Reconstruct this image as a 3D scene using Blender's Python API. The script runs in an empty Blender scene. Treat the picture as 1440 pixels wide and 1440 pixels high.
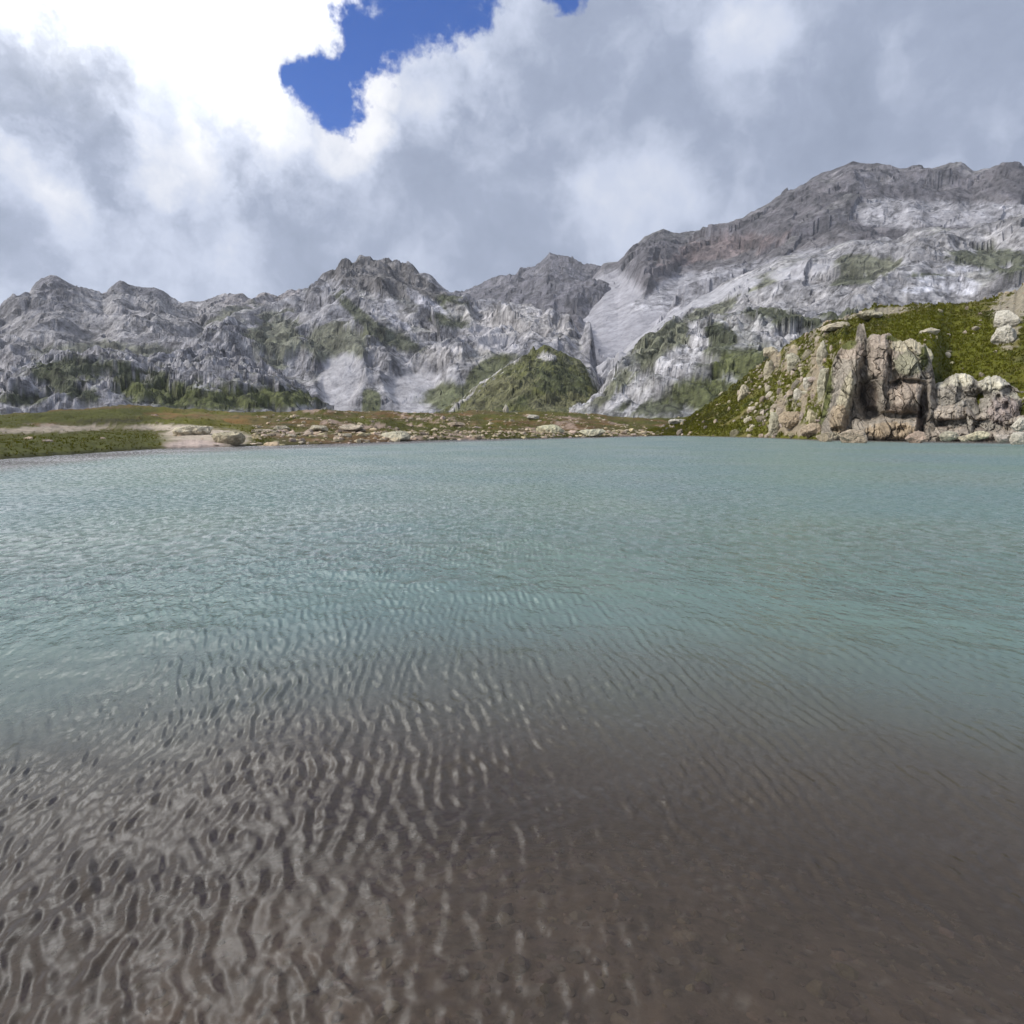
import bpy, math, random
import numpy as np
from concurrent.futures import ThreadPoolExecutor
from mathutils import Vector
from mathutils.bvhtree import BVHTree

random.seed(7)
RNG = np.random.default_rng(7)
scene = bpy.context.scene
COL = scene.collection
R = math.radians

# ------------------------------------------------------------------ camera
FPX = 938.0            # focal length in pixels of a 1440 px wide picture
CAM_Z = 1.7
HORIZON = 600.0
PITCH = math.atan((720.0 - HORIZON) / FPX)
cam_d = bpy.data.cameras.new('camera')
cam_d.sensor_width = 36.0
cam_d.lens = 36.0 * FPX / 1440.0
cam_d.clip_start = 0.05
cam_d.clip_end = 20000.0
cam = bpy.data.objects.new('camera', cam_d)
cam.location = (0, 0, CAM_Z)
cam.rotation_euler = (R(90) - PITCH, 0, 0)
COL.objects.link(cam)
scene.camera = cam

# ------------------------------------------------------------------ light
SUN_EL, SUN_AZ = R(38), R(-106)       # azimuth from +Y towards +X: veiled sun high at the left
world = bpy.data.worlds.new('World')
scene.world = world
world.use_nodes = True

sun_d = bpy.data.lights.new('sun', 'SUN')
sun_d.energy = 2.6
sun_d.angle = R(16)
sun_d.color = (1.0, 0.96, 0.90)
sun = bpy.data.objects.new('sun', sun_d)
_sd = Vector((math.sin(SUN_AZ) * math.cos(SUN_EL), math.cos(SUN_AZ) * math.cos(SUN_EL), math.sin(SUN_EL)))
sun.rotation_euler = _sd.to_track_quat('Z', 'Y').to_euler()
COL.objects.link(sun)

vs = scene.view_settings
vs.view_transform = 'Standard'
vs.look = 'None'
vs.exposure = 0.7
vs.gamma = 1.0
vs.use_curve_mapping = False
scene.cycles.max_bounces = 6
scene.cycles.diffuse_bounces = 2
scene.cycles.glossy_bounces = 3
scene.cycles.adaptive_threshold = 0.02
world.cycles.sampling_method = 'MANUAL'
world.cycles.sample_map_resolution = 256
scene.cycles.volume_bounces = 0
scene.cycles.use_denoising = True


def px_dir(px, py):
    """unit direction in the world of a point of the 1440 px photograph"""
    px = np.asarray(px, float)
    py = np.asarray(py, float)
    cx, cy = (px - 720) / FPX, -(py - 720) / FPX
    cp, sp = math.cos(PITCH), math.sin(PITCH)
    x = cx
    y = cp + cy * sp
    z = -sp + cy * cp
    n = np.sqrt(x * x + y * y + z * z)
    return x / n, y / n, z / n


def px_az_tan(px, py):
    x, y, z = px_dir(px, py)
    return np.arctan2(x, y), z / np.hypot(x, y)


def world_px(x, y, z):
    cp, sp = math.cos(PITCH), math.sin(PITCH)
    z = z - CAM_Z
    f = y * cp - z * sp
    u = y * sp + z * cp
    f = np.maximum(f, 1e-3)
    return 720 + FPX * x / f, 720 - FPX * u / f


# ------------------------------------------------------------------ node helper
class NT:
    def __init__(s, tree):
        s.t = tree

    def n(s, typ, ins=None, **props):
        nd = s.t.nodes.new(typ)
        for k, v in props.items():
            setattr(nd, k, v)
        for k, v in (ins or {}).items():
            s.put(nd.inputs[k], v)
        return nd

    def put(s, sock, v):
        if isinstance(v, bpy.types.NodeSocket):
            s.t.links.new(v, sock)
        else:
            sock.default_value = v

    def m(s, op, a, b=None, c=None, clamp=False):
        nd = s.t.nodes.new('ShaderNodeMath')
        nd.operation = op
        nd.use_clamp = clamp
        s.put(nd.inputs[0], a)
        if b is not None:
            s.put(nd.inputs[1], b)
        if c is not None:
            s.put(nd.inputs[2], c)
        return nd.outputs[0]

    def v(s, op, a, b=None):
        nd = s.t.nodes.new('ShaderNodeVectorMath')
        nd.operation = op
        s.put(nd.inputs[0], a)
        if b is not None:
            s.put(nd.inputs['Scale' if op == 'SCALE' else 1], b)
        return nd.outputs['Value'] if op in ('DOT_PRODUCT', 'DISTANCE', 'LENGTH') else nd.outputs['Vector']

    def ss(s, x, a, b, lo=0.0, hi=1.0):
        nd = s.t.nodes.new('ShaderNodeMapRange')
        nd.interpolation_type = 'SMOOTHSTEP'
        s.put(nd.inputs['Value'], x)
        for k, val in (('From Min', a), ('From Max', b), ('To Min', lo), ('To Max', hi)):
            s.put(nd.inputs[k], val)
        return nd.outputs['Result']

    def mix(s, f, a, b, blend='MIX'):
        nd = s.t.nodes.new('ShaderNodeMix')
        nd.data_type = 'RGBA'
        nd.blend_type = blend
        s.put(nd.inputs[0], f)
        s.put(nd.inputs[6], a)
        s.put(nd.inputs[7], b)
        return nd.outputs[2]

    def noise(s, vec, scale, detail=6, rough=0.55, dist=0.0, out=0):
        nd = s.t.nodes.new('ShaderNodeTexNoise')
        s.put(nd.inputs['Vector'], vec)
        nd.inputs['Scale'].default_value = scale
        nd.inputs['Detail'].default_value = detail
        nd.inputs['Roughness'].default_value = rough
        nd.inputs['Distortion'].default_value = dist
        return nd.outputs[out]


# ------------------------------------------------------------------ sky with clouds
def build_sky():
    w = NT(world.node_tree)
    w.t.nodes.clear()
    out = w.n('ShaderNodeOutputWorld')
    bg = w.n('ShaderNodeBackground')
    bg.inputs['Strength'].default_value = 0.1
    w.t.links.new(bg.outputs[0], out.inputs[0])
    sky = w.n('ShaderNodeTexSky', sky_type='NISHITA')
    sky.sun_disc = False
    sky.sun_elevation = SUN_EL
    sky.sun_rotation = SUN_AZ
    sky.altitude = 2300
    sky.air_density = 1.0
    sky.dust_density = 0.2
    sky.ozone_density = 2.0
    D = w.n('ShaderNodeTexCoord').outputs['Generated']

    # ragged displacement of the direction so that soft regions get cloud-like borders
    def warp(vec, scale, amt, detail=5, rough=0.6):
        c = w.noise(vec, scale, detail, rough, out=1)
        c = w.v('SUBTRACT', c, (0.5, 0.5, 0.5))
        c = w.v('SCALE', c, amt)
        return w.v('ADD', vec, c)
    DW = warp(D, 4.0, 0.26, 4, 0.62)
    DF = warp(D, 13.0, 0.075, 5, 0.66)

    def blob(vec, px, py, r, soft=0.5):
        d = px_dir(px, py)
        dist = w.v('DISTANCE', vec, (float(d[0]), float(d[1]), float(d[2])))
        rr = r / FPX
        return w.ss(dist, rr * (1 - soft), rr * (1 + soft), 1.0, 0.0)

    def union(vec, lst, soft=0.5):
        acc = None
        for b in lst:
            o = blob(vec, b[0], b[1], b[2], b[4] if len(b) > 4 else soft)
            if len(b) > 3:
                o = w.m('MULTIPLY', o, b[3])
            acc = o if acc is None else w.m('MAXIMUM', acc, o)
        return acc

    # clear gap
    gap = union(DF, GAP, 0.75)
    fine = w.noise(D, 24, 4, 0.65)
    gap = w.m('ADD', gap, w.m('MULTIPLY', w.m('SUBTRACT', fine, 0.5), 1.5))
    gap = w.ss(gap, 0.36, 0.80)

    # brightness of the cloud deck
    n1 = w.noise(D, 2.2, 2, 0.5)
    n2 = w.noise(DW, 4.5, 5, 0.62)
    n3 = w.noise(DF, 14.0, 4, 0.6)
    lum = w.m('MULTIPLY_ADD', n1, 0.35, 0.325)
    lum = w.m('MULTIPLY_ADD', w.m('SUBTRACT', n2, 0.5), 0.80, lum)
    lum = w.m('MULTIPLY_ADD', w.m('SUBTRACT', n3, 0.5), 0.26, lum)
    wht = union(DW, WHITE, 0.9)
    wht2 = union(DF, EDGE, 0.5)
    # bright glow added to the cloud above the upper left, so the water glitters
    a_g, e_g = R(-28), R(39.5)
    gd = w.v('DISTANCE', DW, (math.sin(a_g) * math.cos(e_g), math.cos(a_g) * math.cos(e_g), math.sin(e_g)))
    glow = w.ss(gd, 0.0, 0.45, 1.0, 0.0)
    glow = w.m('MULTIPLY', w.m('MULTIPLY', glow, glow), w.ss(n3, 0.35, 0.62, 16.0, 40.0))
    lum = w.m('MULTIPLY_ADD', wht, 0.25, lum)
    lum = w.m('MULTIPLY_ADD', wht2, 0.46, lum)
    drk = union(DW, DARK, 0.7)
    lum = w.m('MULTIPLY_ADD', drk, -0.17, lum)
    # cumulus modelling inside the white part
    puff = w.noise(DF, 9.0, 5, 0.6)
    lum = w.m('MULTIPLY_ADD', w.m('MULTIPLY', w.m('SUBTRACT', puff, 0.52), wht), 1.5, lum)
    ramp = w.n('ShaderNodeValToRGB')
    w.put(ramp.inputs[0], w.m('MULTIPLY', lum, 0.7))
    cr = ramp.color_ramp
    stops = [(0.105, (1.9, 2.35, 3.3)), (0.294, (3.0, 3.5, 4.7)), (0.434, (5.2, 5.75, 7.1)), (0.56, (6.8, 7.1, 7.9)), (0.72, (8.9, 8.95, 9.3)), (1.0, (11.0, 11.0, 11.0))]
    cr.elements[0].position = stops[0][0]
    cr.elements[0].color = [c / 30 for c in stops[0][1]] + [1]
    cr.elements[1].position = stops[-1][0]
    cr.elements[1].color = [c / 30 for c in stops[-1][1]] + [1]
    for p, c in stops[1:-1]:
        e = cr.elements.new(p)
        e.color = [k / 30 for k in c] + [1]
    cloud = w.v('SCALE', ramp.outputs[0], 21.6)
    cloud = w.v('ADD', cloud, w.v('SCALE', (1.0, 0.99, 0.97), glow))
    blue = w.mix(1.0, sky.outputs[0], (0.01, 0.42, 1.05, 1), 'MULTIPLY')
    col = w.mix(gap, cloud, blue)
    w.put(bg.inputs['Color'], col)


GAP = [(488, 92, 28), (445, 128, 36), (468, 145, 32), (470, 108, 30), (512, 52, 40), (555, 30, 50), (600, 14, 46), (648, -4, 44), (590, -55, 75), (800, -40, 30)]
WHITE = [(60, 60, 250), (260, 60, 220), (390, 30, 110), (150, 180, 130, 0.7), (240, 220, 80, 0.6),
         (-250, -50, 350), (100, -280, 350), (600, 160, 80, 0.5), (470, 210, 70, 0.5)]
EDGE = [(525, 118, 36), (510, 180, 34), (480, 205, 34, 0.8), (590, 120, 45, 0.5), (640, 95, 40, 0.4), (430, 60, 60, 0.5), (400, 160, 40, 0.6), (235, 230, 50, 0.7),
        (860, 285, 60, 0.5), (930, 265, 60, 0.45), (890, 330, 60, 0.45), (1060, 50, 50, 0.5), (1040, 110, 40, 0.3), (105, 300, 26, 0.3)]
DARK = [(60, 230, 130, 0.3), (200, 360, 160, 0.7), (380, 300, 130, 0.8), (560, 290, 130, 0.7), (780, 180, 170, 0.7), (1250, 150, 220, 0.6), (1000, 230, 100, 0.5), (1400, 60, 200, 0.5)]
build_sky()

# ------------------------------------------------------------------ vectorised noise
_POOL = ThreadPoolExecutor(4)
_P = RNG.permutation(256).astype(np.int32)
_P = np.concatenate([_P, _P, _P])
_G = RNG.normal(size=(256, 3))
_G /= np.linalg.norm(_G, axis=1)[:, None]
_G = _G.astype(np.float32)


def perlin(x, y, z=0.0):
    x, y, z = np.broadcast_arrays(np.asarray(x, np.float64), np.asarray(y, np.float64), np.asarray(z, np.float64))
    if x.size < 40000:
        return _perlin(x, y, z)
    sh = x.shape
    parts = [np.array_split(a.reshape(-1), 12) for a in (x, y, z)]
    return np.concatenate(list(_POOL.map(_perlin, *parts))).reshape(sh)


def _perlin(x, y, z):
    xi, yi, zi = np.floor(x).astype(np.int64), np.floor(y).astype(np.int64), np.floor(z).astype(np.int64)
    xf, yf, zf = (x - xi).astype(np.float32), (y - yi).astype(np.float32), (z - zi).astype(np.float32)
    u, v, w = [t * t * t * (t * (t * 6 - 15) + 10) for t in (xf, yf, zf)]
    xi &= 255
    yi &= 255
    zi &= 255
    res = 0
    for dx in (0, 1):
        px = _P[xi + dx]
        wx = u if dx else 1 - u
        for dy in (0, 1):
            py = _P[px + yi + dy]
            wy = v if dy else 1 - v
            for dz in (0, 1):
                g = _G[_P[py + zi + dz]]
                wz = w if dz else 1 - w
                res = res + wx * wy * wz * (g[..., 0] * (xf - dx) + g[..., 1] * (yf - dy) + g[..., 2] * (zf - dz))
    return res * 1.5


def fbm(x, y, z=0.0, oct=5, gain=0.5, lac=2.07, kind='fbm'):
    a, f, s, tot = 1.0, 1.0, 0.0, 0.0
    for i in range(oct):
        n = perlin(x * f + 17.3 * i, y * f + 5.1 * i, z * f + 9.7 * i)
        if kind == 'ridge':
            n = 1 - 2.2 * np.abs(n)
        elif kind == 'billow':
            n = 2.2 * np.abs(n) - 0.6
        s = s + a * n
        tot += a
        a *= gain
        f *= lac
    return s / tot


def cells(x, y, seed=0):
    """fracture pattern: a plane of its own for each cell; returns relief, a random number, and the distance to the joint"""
    xi, yi = np.floor(x), np.floor(y)
    b1 = np.full(x.shape, 9.0)
    b2 = np.full(x.shape, 9.0)
    rel = np.zeros(x.shape)
    rnd = np.zeros(x.shape)
    for dx in (-1, 0, 1):
        for dy in (-1, 0, 1):
            cx, cy = xi + dx, yi + dy
            h = _P[(_P[(cx.astype(np.int64) + seed * 7) & 255] + cy.astype(np.int64)) & 255]
            h2, h3, h4, h5 = _P[(h + 71) & 255] / 255.0, _P[(h + 137) & 255] / 255.0, _P[(h + 11) & 255] / 255.0, _P[(h + 201) & 255] / 255.0
            fx, fy = x - (cx + 0.1 + 0.8 * h2), y - (cy + 0.1 + 0.8 * h3)
            d = np.sqrt(fx * fx + fy * fy)
            near = d < b1
            b2 = np.where(near, b1, np.minimum(b2, d))
            r = (h4 - 0.5) + fx * (h5 - 0.5) * 1.6 + fy * (h2 - 0.5) * 1.6
            rel = np.where(near, r, rel)
            rnd = np.where(near, h5, rnd)
            b1 = np.where(near, d, b1)
    return rel, rnd, b2 - b1


def sstep(x, a, b):
    t = np.clip((x - a) / (b - a), 0, 1)
    return t * t * (3 - 2 * t)


def lerp(a, b, t):
    return a + (b - a) * t


def mixc(c, d, m):
    return c + (np.asarray(d, float) - c) * m[..., None]


# ------------------------------------------------------------------ mesh helpers
def new_mesh(name, V, F, cols=None, mat=None, smooth=True, parent=None, attrs=None):
    V = np.asarray(V, np.float32).reshape(-1, 3)
    F = np.asarray(F, np.int32)
    k = F.shape[1]
    me = bpy.data.meshes.new(name)
    me.vertices.add(len(V))
    me.vertices.foreach_set('co', V.ravel())
    me.loops.add(F.size)
    me.loops.foreach_set('vertex_index', F.ravel())
    me.polygons.add(len(F))
    me.polygons.foreach_set('loop_start', np.arange(0, F.size, k, dtype=np.int32))
    me.polygons.foreach_set('loop_total', np.full(len(F), k, np.int32))
    me.polygons.foreach_set('use_smooth', np.full(len(F), smooth))
    me.update(calc_edges=True)
    if cols is not None:
        a = me.color_attributes.new('Col', 'FLOAT_COLOR', 'POINT')
        c = np.ones((len(V), 4), np.float32)
        c[:, :3] = np.clip(np.asarray(cols).reshape(-1, 3), 0.005, 1)
        a.data.foreach_set('color', c.ravel())
    for an, av in (attrs or {}).items():
        a = me.attributes.new(an, 'FLOAT', 'POINT')
        a.data.foreach_set('value', np.asarray(av, np.float32).ravel())
    if mat:
        me.materials.append(mat)
    ob = bpy.data.objects.new(name, me)
    COL.objects.link(ob)
    if parent:
        ob.parent = parent
    return ob


def grid_faces(n, m):
    i = np.arange(n - 1)[:, None] * m + np.arange(m - 1)[None, :]
    return np.stack([i, i + m, i + m + 1, i + 1], -1).reshape(-1, 4)


def grid_normals(X, Y, Z):
    P = np.stack([X, Y, Z], -1)
    du = np.gradient(P, axis=0)
    dv = np.gradient(P, axis=1)
    N = np.cross(dv, du)
    N /= np.linalg.norm(N, axis=-1, keepdims=True) + 1e-9
    N[N[..., 2] < 0] *= -1
    return N


def tag(o, label, cat, group=None):
    o['label'] = label
    o['category'] = cat
    if group:
        o['group'] = group
    return o


# ------------------------------------------------------------------ materials
def ground_material(name, scale, bump, rough=0.95, var=0.35, crev=0.75, broken=False):
    """albedo comes from the 'Col' attribute, grain and fine relief are procedural"""
    m = bpy.data.materials.new(name)
    m.use_nodes = True
    g = NT(m.node_tree)
    g.t.nodes.clear()
    out = g.n('ShaderNodeOutputMaterial')
    bs = g.n('ShaderNodeBsdfPrincipled')
    bs.inputs['Roughness'].default_value = rough
    bs.inputs['Specular IOR Level'].default_value = 0.25
    col = g.n('ShaderNodeAttribute', attribute_name='Col').outputs['Color']
    pos = g.n('ShaderNodeTexCoord').outputs['Object']
    a = g.noise(pos, scale, 7, 0.65)
    b = g.noise(pos, scale * 5.3, 5, 0.6)
    f = g.m('MULTIPLY_ADD', g.m('SUBTRACT', a, 0.5), var * 3, 1.0)
    f = g.m('MULTIPLY_ADD', g.m('SUBTRACT', b, 0.5), var * 2, f)
    cr = g.noise(pos, scale * 2.2, 5, 0.7)
    f = g.m('MULTIPLY', f, g.ss(cr, 0.36, 0.52, crev, 1.06))
    if broken:
        bk = g.n('ShaderNodeAttribute', attribute_name='broken').outputs['Fac']
        f = g.m('MULTIPLY_ADD', g.m('SUBTRACT', f, 1.0), bk, 1.0)
    c = g.v('SCALE', col, f)
    g.put(bs.inputs['Base Color'], c)
    bp = g.n('ShaderNodeBump')
    bp.inputs['Strength'].default_value = 0.8
    bp.inputs['Distance'].default_value = bump
    if broken:
        g.put(bp.inputs['Distance'], g.m('MULTIPLY', bk, bump))
    h = g.m('MULTIPLY_ADD', b, 0.3, a)
    g.put(bp.inputs['Height'], h)
    g.put(bs.inputs['Normal'], bp.outputs[0])
    g.t.links.new(bs.outputs[0], out.inputs[0])
    return m


M_FAR = ground_material('mountain_rock', 0.045, 9.0, var=0.5, crev=0.45, broken=True)
M_MID = ground_material('hillside_rock', 0.14, 2.6, var=0.5, crev=0.45, broken=True)
M_NEAR = ground_material('turf_and_stone', 0.9, 0.3)
M_ROCK = ground_material('outcrop_rock', 1.3, 0.25, var=0.45)
M_BED = ground_material('lake_bed_mud', 2.5, 0.03, var=0.3)


def grass_material():
    m = bpy.data.materials.new('grass_blades')
    m.use_nodes = True
    g = NT(m.node_tree)
    g.t.nodes.clear()
    out = g.n('ShaderNodeOutputMaterial')
    col = g.n('ShaderNodeAttribute', attribute_name='Col').outputs['Color']
    col = g.v('SCALE', col, 1.25)
    d, t, mx = g.n('ShaderNodeBsdfDiffuse'), g.n('ShaderNodeBsdfTranslucent'), g.n('ShaderNodeMixShader')
    g.put(d.inputs['Color'], col)
    g.put(t.inputs['Color'], col)
    mx.inputs[0].default_value = 0.45
    g.t.links.new(d.outputs[0], mx.inputs[1])
    g.t.links.new(t.outputs[0], mx.inputs[2])
    g.t.links.new(mx.outputs[0], out.inputs[0])
    return m


M_GRASS = grass_material()

# ------------------------------------------------------------------ shoreline
SHORE = [(-500, 700), (-260, 672), (0, 648), (110, 640), (225, 632), (300, 630), (350, 628), (400, 627), (500, 624), (600, 620), (700, 618), (833, 615), (950, 612.5),
         (1080, 615), (1150, 618), (1290, 620), (1440, 622), (1700, 625), (1950, 628)]
_sa, _st = px_az_tan([p[0] for p in SHORE], [p[1] for p in SHORE])
SHORE_AZ, SHORE_R = _sa, CAM_Z / -_st


def shore_r(az):
    return np.interp(az, SHORE_AZ, SHORE_R)


# ------------------------------------------------------------------ colours (albedo)
ROCK = (0.245, 0.235, 0.240)
ROCK_DARK = (0.115, 0.112, 0.128)
ROCK_PALE = (0.44, 0.42, 0.415)
SCREE = (0.31, 0.305, 0.325)
VEG = (0.078, 0.088, 0.026)
VEG_DARK = (0.056, 0.064, 0.028)
VEG_GREY = (0.125, 0.13, 0.080)
GRASS = (0.090, 0.092, 0.008)
BROWN = (0.175, 0.092, 0.032)
SAND = (0.44, 0.37, 0.29)
TAN = (0.40, 0.33, 0.26)


def bl(px, py, cx, cy, rx, ry, rot=0.0):
    c, s = math.cos(R(rot)), math.sin(R(rot))
    dx, dy = px - cx, py - cy
    u = (dx * c + dy * s) / rx
    v = (-dx * s + dy * c) / ry
    return 1.5 - np.sqrt(u * u + v * v)      # 0.5 at the border


def paint(col, px, py, brk, spec, even=None):
    """patches of growth, bare stone or painted-in shade where they lie; a fifth entry marks even scree"""
    for sp in spec:
        c, strength, rag, lst = sp[:4]
        m = None
        for b in lst:
            q = bl(px, py, *b)
            m = q if m is None else np.maximum(m, q)
        m = sstep(m + brk * rag, 0.35, 0.65) * strength
        col = mixc(col, c, m)
        if even is not None:
            t = sp[4] if len(sp) > 4 else 1.0
            even[...] = even + (t - even) * m
    return col


# ------------------------------------------------------------------ ridges
def ridge(name, sky, d_crest, d_foot, z_foot, naz, nr, seed, mat, H=0.12, freq=None, prof=1.25, back=1.35, spec=(), base=ROCK, dark=0.5, vegamt=0.0,
          pale=0.35, wob=0.10, rub=0.035, gully=0.22, crag=0.0, bright=1.12):
    px = np.array([p[0] for p in sky], float)
    py = np.array([p[1] for p in sky], float)
    a_, t_ = px_az_tan(px, py)
    az = np.linspace(a_[0], a_[-1], naz)
    tan = np.interp(az, a_, t_)
    nf = int(nr * 0.86)
    t = np.concatenate([np.linspace(0, 1, nf), 1 + (back - 1) * np.linspace(0, 1, nr - nf + 1)[1:] ** 1.3])
    A, T = np.meshgrid(az, t, indexing='ij')
    wv = 1 + wob * fbm(az * 6 + seed, seed * 1.7, oct=3)
    dc = (np.interp(az, a_, d_crest) if np.ndim(d_crest) else np.full(naz, float(d_crest))) * wv
    df = np.interp(az, a_, d_foot) if np.ndim(d_foot) else np.full(naz, float(d_foot))
    Rr = df[:, None] + (dc - df)[:, None] * T
    X, Y = Rr * np.sin(A), Rr * np.cos(A)
    zc = CAM_Z + tan * dc
    rise = np.maximum(zc - z_foot, 0.5)
    p = np.where(T <= 1, T ** prof, np.clip(1 - (T - 1) / (back - 1) * 1.05, -0.05, 1))
    Z = z_foot + rise[:, None] * p
    L = freq or max(rise.mean() * 1.1, 1)
    sc = rise.mean()
    # gullies: stretched down the slope; then crags
    wx = fbm(X / L + seed, Y / L, 3.1, oct=3) * 0.55
    wy = fbm(X / L, Y / L + seed, 7.7, oct=3) * 0.55
    arc = A * dc.mean()
    g = fbm(arc / (L * 0.62) + wx * 1.3, Rr / (L * 2.4) + wy + seed, seed, oct=5, gain=0.52, kind='ridge')
    r2 = fbm(X / L * 1.3 + wx, Y / L * 1.3 + wy, seed * 2, oct=6, gain=0.46, kind='ridge')
    cw = fbm(X / L * 3, Y / L * 3, seed, oct=4)
    c1, _, e1 = cells(X / L * 3.2 + cw, Y / L * 2.4 + cw, int(seed))
    c2, _, e2 = cells(X / L * 9 + cw * 2, Y / L * 7 + cw, int(seed) + 3)
    cliff = (c1 * 0.050 + c2 * 0.016) * (1 - 0.75 * sstep(T, 0.72, 0.97))
    bi = fbm(X / L * 8, Y / L * 8, seed, oct=4, gain=0.55, kind='ridge')
    env = np.clip(T * 5, 0, 1) * np.where(T > 1, 0.28, 1 - 0.72 * sstep(T, 0.8, 1.0))
    fanp = np.ones_like(Z)
    PX, PY = world_px(X, Y, Z)
    for sp in spec:
        if len(sp) > 4:
            for b in sp[3]:
                fanp = np.minimum(fanp, 1 - 0.85 * sstep(bl(PX, PY, *b), 0.2, 0.8))
    env = env * fanp
    Z = Z + sc * H * 0.85 * env * (gully * g * 1.2 + r2 * 1.1) + sc * env * (rub * 0.35 * bi + cliff)
    if crag:
        q = fbm(X / L * 1.2 + wx, Y / L * 1.2 + wy, seed, oct=4) * 3 + Z / sc * 3.5 + A * 4
        Z = Z + sc * crag * env * (sstep(np.abs(q - np.round(q)) * 2, 0.1, 0.9) - 0.5)
    # the column's highest line of sight is the mapped crest
    kk = 16
    tan_s = np.convolve(np.pad(tan, kk, mode='edge'), np.ones(2 * kk + 1) / (2 * kk + 1), 'same')[kk:-kk]
    for it in range(3):
        el = ((Z - CAM_Z) / Rr)[:, nf // 5:]
        mx = el.max(1)
        k = 16
        mxs = np.convolve(np.pad(mx, k, mode='edge'), np.ones(2 * k + 1) / (2 * k + 1), 'same')[k:-k]
        Z = Z + (tan_s - mxs)[:, None] * Rr * np.clip(T, 0, 1) ** 1.2
    fine_sky = (tan - tan_s)[:, None] * Rr * sstep(T, 0.80, 1.0) * 0.8
    Z = Z + fine_sky
    N = grid_normals(X, Y, Z)
    PX, PY = world_px(X, Y, Z)
    brk = fbm(X / L * 2.6, Y / L * 2.6, Z / L * 2.6 + 40, oct=6, gain=0.62)
    brk2 = fbm(X / L * 12, Y / L * 12, Z / L * 12 + 80, oct=4, gain=0.65)
    wpx = PX + 14 * fbm(X / L * 1.7, Y / L * 1.7, Z / L * 1.7, oct=4)
    wpy = PY + 10 * fbm(X / L * 1.7, Y / L * 1.7, Z / L * 1.7 + 9, oct=4)
    col = np.zeros(X.shape + (3,)) + np.asarray(base)
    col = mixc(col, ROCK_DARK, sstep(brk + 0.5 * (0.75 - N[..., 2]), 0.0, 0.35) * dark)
    col = mixc(col, ROCK_PALE, np.clip(sstep(brk2 + 0.35 * brk, 0.12, 0.42) + 0.8 * sstep(fbm(X / L * 4, Y / L * 4, Z / L * 4 + 60, oct=4, gain=0.6), 0.05, 0.22), 0, 1) * pale)
    if vegamt:
        vm = sstep(N[..., 2] * 1.1 - 0.75 + brk * 1.1 + 0.5 * fbm(X / L, Y / L, 5.5, oct=3), 0.18, 0.45) * vegamt
        col = mixc(col, VEG_GREY, vm)
    even = np.ones(X.shape)
    col = paint(col, wpx, wpy, brk + 0.6 * brk2, spec, even)
    # rubble: pale blocks with dark gaps
    rb = fbm(X / L * 16, Y / L * 16, Z / L * 16 + 5, oct=4, gain=0.6, kind='billow')
    _, cr_, ce = cells(X / L * 14 + cw * 3, Y / L * 9 + cw * 3, 5)
    col = col * (1 + even * (np.clip(0.7 * rb, -0.45, 0.5) + (cr_ - 0.5) * 0.45 - 0.35 * (1 - sstep(ce, 0.02, 0.16))))[..., None]
    col = col * (1 + 0.25 * brk2 * even)[..., None] * bright
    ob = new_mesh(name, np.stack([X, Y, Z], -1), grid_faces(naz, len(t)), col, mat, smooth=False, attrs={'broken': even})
    ob['kind'] = 'structure'
    return ob, (X, Y, Z)


# far left range
LEFT = [(-420, 470), (-300, 440), (-160, 395), (-80, 420), (0, 430), (33, 412), (50, 396), (70, 389), (87, 392), (110, 403), (143, 412), (157, 402), (170, 397), (190, 402),
        (217, 405), (240, 417), (277, 428), (293, 420), (317, 411), (350, 417), (400, 411), (450, 400), (520, 440), (600, 520), (680, 590)]
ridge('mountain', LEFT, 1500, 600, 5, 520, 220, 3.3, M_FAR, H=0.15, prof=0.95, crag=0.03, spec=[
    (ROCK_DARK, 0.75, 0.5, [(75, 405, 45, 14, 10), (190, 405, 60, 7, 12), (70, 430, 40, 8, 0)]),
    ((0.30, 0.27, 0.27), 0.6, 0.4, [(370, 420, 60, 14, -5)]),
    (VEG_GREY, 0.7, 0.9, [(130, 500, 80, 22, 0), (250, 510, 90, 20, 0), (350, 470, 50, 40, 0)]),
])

# pyramid left of the pass and the dark peak behind
FARMID = [(560, 470), (600, 430), (633, 411), (653, 408), (683, 395), (733, 380), (760, 368), (773, 357), (800, 360), (822, 371), (849, 376), (880, 390), (930, 430), (1000, 500)]
ridge('mountain', FARMID, 2100, 900, 60, 300, 120, 8.1, M_FAR, H=0.13, prof=0.9, base=(0.125, 0.120, 0.135), dark=0.7, pale=0.12, crag=0.02, spec=[])

# long right range
RIGHT = [(760, 480), (800, 420), (849, 373), (871, 364), (907, 333), (933, 324), (956, 327), (1000, 318), (1044, 307), (1084, 282), (1120, 262), (1156, 244), (1200, 229), (1231, 230),
         (1271, 235), (1324, 233), (1351, 229), (1369, 238), (1391, 235), (1413, 229), (1440, 233), (1520, 250), (1620, 230), (1750, 290), (1900, 330)]
ridge('mountain', RIGHT, 1700, 800, 60, 520, 220, 5.9, M_FAR, H=0.12, prof=0.95, base=(0.105, 0.098, 0.106), dark=0.6, pale=0.16, vegamt=0.2, crag=0.012, spec=[
    ((0.17, 0.12, 0.11), 0.5, 0.9, [(1010, 350, 90, 18, -14)]),
    ((0.29, 0.285, 0.31), 0.95, 0.3, [(870, 450, 75, 55, 60), (930, 430, 80, 25, -35)], 0.35),
    (SCREE, 0.8, 0.7, [(1000, 400, 120, 18, -14), (1150, 360, 90, 14, -10), (1330, 300, 130, 22, 0)]),
])

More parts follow.
